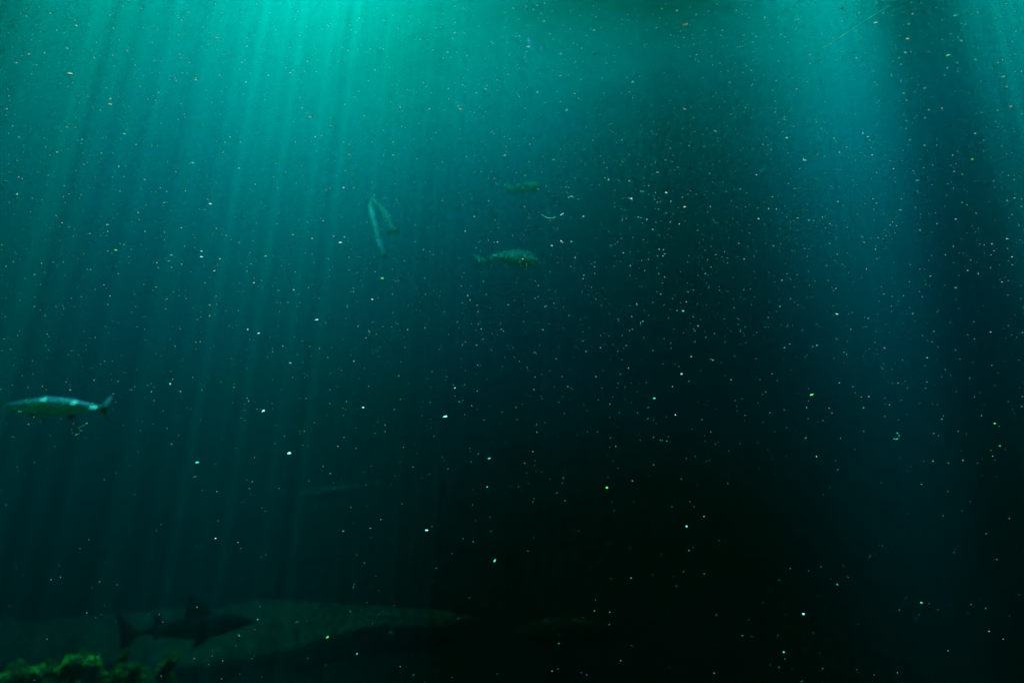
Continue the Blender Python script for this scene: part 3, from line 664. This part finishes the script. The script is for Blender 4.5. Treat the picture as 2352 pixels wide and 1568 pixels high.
# two more, so far off that they are little more than a tint
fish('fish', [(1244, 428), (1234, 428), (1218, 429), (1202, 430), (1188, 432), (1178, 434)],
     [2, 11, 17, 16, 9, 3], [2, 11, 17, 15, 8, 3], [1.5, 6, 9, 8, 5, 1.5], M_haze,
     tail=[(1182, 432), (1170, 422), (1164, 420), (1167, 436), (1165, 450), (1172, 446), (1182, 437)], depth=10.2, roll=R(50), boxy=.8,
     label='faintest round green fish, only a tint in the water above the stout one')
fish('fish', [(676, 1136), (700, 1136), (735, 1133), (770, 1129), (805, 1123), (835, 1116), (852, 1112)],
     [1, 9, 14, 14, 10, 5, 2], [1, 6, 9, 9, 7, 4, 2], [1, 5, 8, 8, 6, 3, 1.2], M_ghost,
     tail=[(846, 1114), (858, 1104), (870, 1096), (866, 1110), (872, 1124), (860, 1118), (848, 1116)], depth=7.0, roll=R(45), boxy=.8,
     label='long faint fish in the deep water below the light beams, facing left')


# ---------------------------------------------------------------- bits adrift
F = {'white': flake_mat('white_flake', (.34, .97, .46)), 'peach': flake_mat('peach_flake', (.48, .80, .32)),
     'green': flake_mat('green_flake', (.10, .85, .10)), 'teal': flake_mat('teal_flake', (.06, .80, .31)), 'dim': flake_mat('dim_flake', (.03, .42, .15))}


def tube(name, pts, rad, m, label, cat, seg=8):
    org = pts[len(pts) // 2].copy(); bm = bmesh.new(); rings = []
    for k, p in enumerate(pts):
        t = (pts[min(k + 1, len(pts) - 1)] - pts[max(k - 1, 0)]).normalized()
        u = t.cross(Vector((0, 1, 0))).normalized(); v = t.cross(u)
        r = rad[k] if isinstance(rad, (list, tuple)) else rad
        rings.append([bm.verts.new(p - org + u * r * math.cos(6.2832 * q / seg) + v * r * math.sin(6.2832 * q / seg)) for q in range(seg)])
    for a, b in zip(rings, rings[1:]):
        for q in range(seg): bm.faces.new((a[q], a[(q + 1) % seg], b[(q + 1) % seg], b[q]))
    bm.faces.new(list(reversed(rings[0]))); bm.faces.new(rings[-1])
    bmesh.ops.recalc_face_normals(bm, faces=bm.faces)
    return tag(link(name, bm, m, loc=org), label, cat)


def curtain(y, spread=.022):
    """Distance of the thin curtain of light near the camera, which leans with the sun."""
    s = SUN.y / SUN.z
    return .748 / (1 - s * (784 - y) / FOC) + rnd.uniform(-spread, spread)


def curve(ps, d=None, k=6):
    n = len(ps); out = []
    for i in range(n - 1):
        a, b, c, e = ps[max(i - 1, 0)], ps[i], ps[i + 1], ps[min(i + 2, n - 1)]
        for q in range(k):
            t = q / k
            f = [.5 * (2 * b[j] + (c[j] - a[j]) * t + (2 * a[j] - 5 * b[j] + 4 * c[j] - e[j]) * t * t + (3 * b[j] - a[j] - 3 * c[j] + e[j]) * t ** 3) for j in (0, 1)]
            out.append(at(f[0], f[1], curtain(f[1], 0)))
    out.append(at(*ps[-1], curtain(ps[-1][1], 0))); return out


ND = .75; PX = ND / FOC
p = curve([(1888, 110), (1912, 97), (1945, 76), (1980, 53), (2042, 13)])
tube('drifting_thread', p, [PX * (1.1 + .5 * math.sin(k * 1.3)) * (1 - .6 * k / len(p)) for k in range(len(p))], F['teal'], 'long thin pale thread slanting through the bright water at the top right', 'thread')
p = curve([(1244, 494), (1252, 499), (1262, 502), (1272, 501), (1276, 498)])
tube('drifting_thread', p, PX * 1.4, F['teal'], 'short curved pale thread above the hazy green fish', 'thread')
p = curve([(2053, 1008), (2060, 1009), (2065, 1004), (2063, 997), (2059, 994)])
tube('drifting_debris', p, [PX * (1.2 + .5 * math.sin(k)) for k in range(len(p))], F['teal'], 'small teal hook of debris in the dark water at the right', 'debris')
p = curve([(200, 972), (193, 977), (183, 982), (181, 988), (188, 990), (184, 996), (173, 1000)])
tube('drifting_debris', p, [PX * (1.0 + 1.3 * abs(math.sin(k * .35)) * k / len(p)) for k in range(len(p))], F['teal'], 'crooked teal strand of debris hanging below the silvery fish', 'debris')
p = curve([(1568, 58), (1572, 57), (1577, 57), (1579, 54)])
tube('drifting_flake', p, [PX * (1.1 + 1.0 * math.sin(3.1 * k / len(p))) for k in range(len(p))], F['peach'], 'bent peach coloured flake in the bright water at the top', 'flake')

# specks: a few base shapes shared by all copies
def lump(seed, stretch=1.0, rough=.35):
    """A flake: a thin lens with a ragged rim, flat in x, y."""
    bm = bmesh.new(); bmesh.ops.create_uvsphere(bm, u_segments=12, v_segments=7, radius=1)
    for v in bm.verts:
        q = v.co.copy(); d = 1 + rough * fbm((q.x + seed, q.y - seed, .3), 1.3, 3)
        v.co = Vector((q.x * d * stretch, q.y * d, q.z * .55))
    me = bpy.data.meshes.new('speck'); bm.to_mesh(me); bm.free()
    for f in me.polygons: f.use_smooth = True
    return me


def facing(ang):
    """A flake lying across the light, turned by ang in the picture plane."""
    nrm = Vector((rnd.uniform(-.35, .35), -.6 + rnd.uniform(-.3, .25), .8)).normalized()
    ax = Vector((math.cos(ang), 0, math.sin(ang))); ax = (ax - nrm * ax.dot(nrm)).normalized()
    return Matrix((ax, nrm.cross(ax), nrm)).transposed()


BASE = {}
for kind in F:
    BASE[kind] = []
    for k in range(3):
        me = lump(k * 3.1 + 1, (1, 1.25, 1.8)[k]); me.materials.append(F[kind]); BASE[kind].append(me)


def speck(x, y, d, r, kind, label, ang=None, shape=None, name='drifting_speck', group='specks drifting in the water'):
    o = bpy.data.objects.new(name, rnd.choice(BASE[kind]) if shape is None else BASE[kind][shape])
    C.objects.link(o)
    o.location = at(x, y, d); s = r * d / FOC
    o.scale = (s, s, s); o.rotation_euler = facing(ang if ang is not None else rnd.uniform(0, 6.28)).to_euler()
    return tag(o, label, 'speck', group)


NOTED = [  # x, y, radius, kind, label
    (160, 170, 4.6, 'peach', 'largest peach speck in the water at the top left'),
    (66, 125, 3.0, 'peach', 'upper of two small peach specks near the top left corner'),
    (38, 145, 2.8, 'peach', 'lower of two small peach specks near the top left corner'),
    (497, 88, 3.8, 'white', 'bright oval white speck high in the left part of the bright water'),
    (414, 125, 2.4, 'peach', 'peach speck left of the bright oval white speck at the top'),
    (253, 240, 3.0, 'peach', 'peach speck below and right of the largest peach speck'),
    (285, 309, 4.2, 'teal', 'wide pale teal speck alone in the upper left water'),
    (120, 265, 2.4, 'green', 'green speck under the largest peach speck'),
    (201, 222, 2.2, 'white', 'small white speck between the largest peach speck and a lower one'),
    (706, 141, 2.6, 'peach', 'peach speck in the brightest water left of top centre'),
    (712, 269, 2.8, 'peach', 'peach speck at the lower edge of the brightest water'),
    (724, 315, 2.4, 'white', 'white speck just under a peach one below the brightest water'),
    (802, 355, 3.0, 'peach', 'pale peach speck above the pair of slender fish'),
    (1044, 76, 2.4, 'white', 'white speck near the top edge at the centre'),
    (1057, 251, 3.0, 'peach', 'double peach speck in the teal water above the hazy fish'),
    (1115, 205, 2.2, 'peach', 'orange peach speck right of the double peach speck'),
    (1213, 108, 3.0, 'white', 'slanted white speck near the top right of centre'),
    (1271, 367, 2.4, 'green', 'green speck above the short curved thread'),
    (1293, 492, 3.2, 'white', 'bright white speck just right of the short curved thread'),
    (1450, 457, 3.4, 'white', 'wide bright white speck on the dark shadow column'),
    (1530, 443, 3.0, 'white', 'bent white speck right of the wide one on the dark column'),
    (1541, 463, 2.2, 'white', 'small white speck under the bent one on the dark column'),
    (1524, 574, 2.4, 'white', 'lone white speck lower down on the dark shadow column'),
    (1830, 205, 2.8, 'peach', 'peach speck in the bright patch at the upper right'),
    (1967, 133, 2.4, 'white', 'white speck under the long thin thread at the top right'),
    (2097, 33, 3.2, 'peach', 'peach speck beside the dark slanting shadow at the top'),
    (2085, 90, 3.0, 'peach', 'peach speck on the dark slanting shadow below the top one'),
    (2178, 128, 3.2, 'green', 'green speck on the dark slanting shadow'),
    (2076, 215, 3.2, 'green', 'pale green speck at the left edge of the slanting shadow'),
    (2234, 367, 3.6, 'green', 'round green speck in the darkest part of the slanting shadow'),
    (2313, 200, 3.0, 'peach', 'streaked peach speck at the right edge, upper of two'),
    (2322, 245, 3.0, 'peach', 'streaked peach speck at the right edge, lower of two'),
    (266, 575, 3.2, 'green', 'yellowish green speck in the left water above the silvery fish'),
    (248, 577, 2.6, 'green', 'dull green speck touching the left side of a yellowish one'),
    (483, 469, 2.8, 'white', 'white speck between two light beams on the left'),
    (471, 482, 2.8, 'teal', 'teal speck beside a white one between the left beams'),
    (610, 589, 3.0, 'teal', 'teal speck on the thin right hand light beam'),
    (394, 587, 2.8, 'teal', 'teal speck on the broad light beam at the left'),
    (672, 540, 3.2, 'teal', 'pale teal speck right of the thin light beam'),
    (717, 548, 2.2, 'white', 'small white speck between the thin beam and the brightest one'),
    (782, 558, 3.8, 'white', 'round very bright white speck left below the slender fish pair'),
    (878, 640, 4.2, 'green', 'large soft green speck below the slender fish pair'),
    (855, 688, 2.4, 'white', 'white speck below the large soft green one'),
    (727, 735, 3.2, 'white', 'round cream speck right of the light beams'),
    (666, 834, 3.0, 'white', 'two lobed white speck right of the thin light beam'),
    (569, 757, 2.2, 'white', 'white speck low on the thin light beam'),
    (605, 944, 2.8, 'white', 'white speck where the thin light beam fades out'),
    (834, 936, 3.2, 'white', 'round white speck in the dark water left of the middle'),
    (1023, 957, 3.6, 'white', 'upright white fleck in the dark water at the middle'),
    (664, 1041, 4.6, 'white', 'large lumpy white flake in the dark water left of the middle'),
    (453, 1062, 3.6, 'teal', 'soft teal speck in the dark water right of the silvery fish'),
    (980, 1218, 2.6, 'white', 'small curved white speck in the dark water low at the centre'),
    (1577, 1209, 2.6, 'white', 'white speck alone in the black water right of the centre'),
    (1864, 907, 3.0, 'green', 'green white speck in the dark water at the right'),
    (1923, 722, 3.4, 'white', 'bright pale speck in the blue water at the right'),
    (1503, 915, 3.0, 'teal', 'teal speck in the dark water below the shadow column'),
    (2285, 973, 2.6, 'green', 'green speck at the right edge in dark water, upper of two'),
    (2297, 1024, 2.4, 'green', 'green speck at the right edge in dark water, lower of two'),
    (2116, 1384, 3.0, 'green', 'yellow green speck low in the dark water at the right'),
    (1845, 1410, 2.8, 'white', 'white speck near the bottom right of centre'),
    (1800, 1497, 2.4, 'teal', 'teal speck near the bottom edge right of centre'),
    (1136, 1288, 2.6, 'teal', 'round teal speck above the small wedge of rock'),
    (1394, 1120, 3.4, 'green', 'olive green speck in the black water right of the middle'),
    (752, 1463, 2.2, 'green', 'green speck over the right end of the pale ledge'),
    (1124, 1053, 2.4, 'teal', 'teal speck in the dark water under the middle'),
]
for (x, y, r, kind, label) in NOTED:
    r *= .85
    ang = math.atan2(784 - y, x - 1176) if math.hypot(x - 1176, y - 784) > 750 else None
    speck(x, y, curtain(y), r, kind, label, ang=ang)

GEN = {'white': 'tiny near white speck adrift, one of many alike', 'peach': 'tiny peach speck adrift in the water, one of many alike', 'green': 'tiny green speck adrift in the water, one of many alike',
       'teal': 'tiny teal speck adrift in the water, one of many alike', 'dim': 'tiny dim blurred speck adrift in the water, one of many alike'}


def field(x, y):
    """How thickly the specks crowd at a point of the picture."""
    return .09 + 1.05 * max(0, 1 - y / 1150) + .3 * math.exp(-((x - 1550) / 380) ** 2 - ((y - 450) / 420) ** 2)


left = 300 - len(NOTED)
while left > 0:
    x, y = rnd.uniform(5, 2347), rnd.uniform(5, 1563)
    if rnd.random() > field(x, y) / 1.5: continue
    kind = rnd.choices(['white', 'peach', 'green', 'teal', 'dim'], [48, 3, 5, 34, 10])[0]
    off = math.hypot(x - 1176, y - 784)
    ang = math.atan2(784 - y, x - 1176) if off > 800 else None
    d = curtain(y)
    r = rnd.choice([1.2, 1.35, 1.5, 1.8, 2.1, 2.6]) * (1.3 - .75 * min(1, y / 1100))
    speck(x, y, d, r, kind, GEN[kind], ang, name='drifting_speck', group=kind + ' specks drifting in the water')
    left -= 1

# the countless rest, one cloud per tint would move as one: a single cloud of marine snow
tv = []; tf = []; ti = []
base = bmesh.new(); bmesh.ops.create_icosphere(base, subdivisions=1, radius=1)
bmesh.ops.scale(base, vec=(1, 1, .55), verts=base.verts)
base.verts.ensure_lookup_table()
BV = np.array([v.co[:] for v in base.verts]); BF = [[v.index for v in f.verts] for f in base.faces]; base.free()
kinds = ['white', 'green', 'teal', 'dim', 'peach']
cnt = 0
def add(p, s, k):
    global cnt
    st = rng.uniform(.6, 1.6, 3); m3 = np.array(facing(rnd.uniform(0, 6.28)))
    tv.append((BV * (s * st)) @ m3.T + np.array(p)); tf.extend([[a + cnt * len(BV) for a in f] for f in BF]); ti.extend([k] * len(BF)); cnt += 1
for _ in range(34000):             # in the thin curtain of light
    x, y = rnd.uniform(-500, 2852), rnd.uniform(-250, 1818)
    if rnd.random() > field(x, max(0, y)) / 1.5: continue
    d = curtain(y)
    add(at(x, y, d), rnd.choice([.5, .6, .7, .85, 1.05, 1.3]) * (1.35 - .75 * min(1, max(0, y) / 1200)) * d / FOC, rnd.choices(range(5), [46, 6, 38, 10, 0])[0])
for _ in range(14000):             # scattered through the depth
    x, y = rnd.uniform(-500, 2852), rnd.uniform(-250, 1700)
    if rnd.random() > field(x, max(0, y)) / 1.5: continue
    d = rnd.uniform(.9, 7) ** 1.0
    p = at(x, y, d)
    if p.z < .5 or lit(p) < .35: continue
    add(p, rnd.choice([.6, .8, 1.1, 1.5, 2.0]) * min(d, 4) / FOC, rnd.choices(range(5), [6, 8, 66, 20, 0])[0])
me = bpy.data.meshes.new('marine_snow')
me.from_pydata(np.concatenate(tv).tolist(), [], tf)
for k in kinds: me.materials.append(F[k])
me.polygons.foreach_set('material_index', ti); me.polygons.foreach_set('use_smooth', [True] * len(ti))
ms = bpy.data.objects.new('marine_snow', me); C.objects.link(ms)
tag(ms, 'countless fine specks of marine snow drifting all through the water', 'marine snow', kind='stuff')
print('specks', cnt, 'kelp quads', nq)
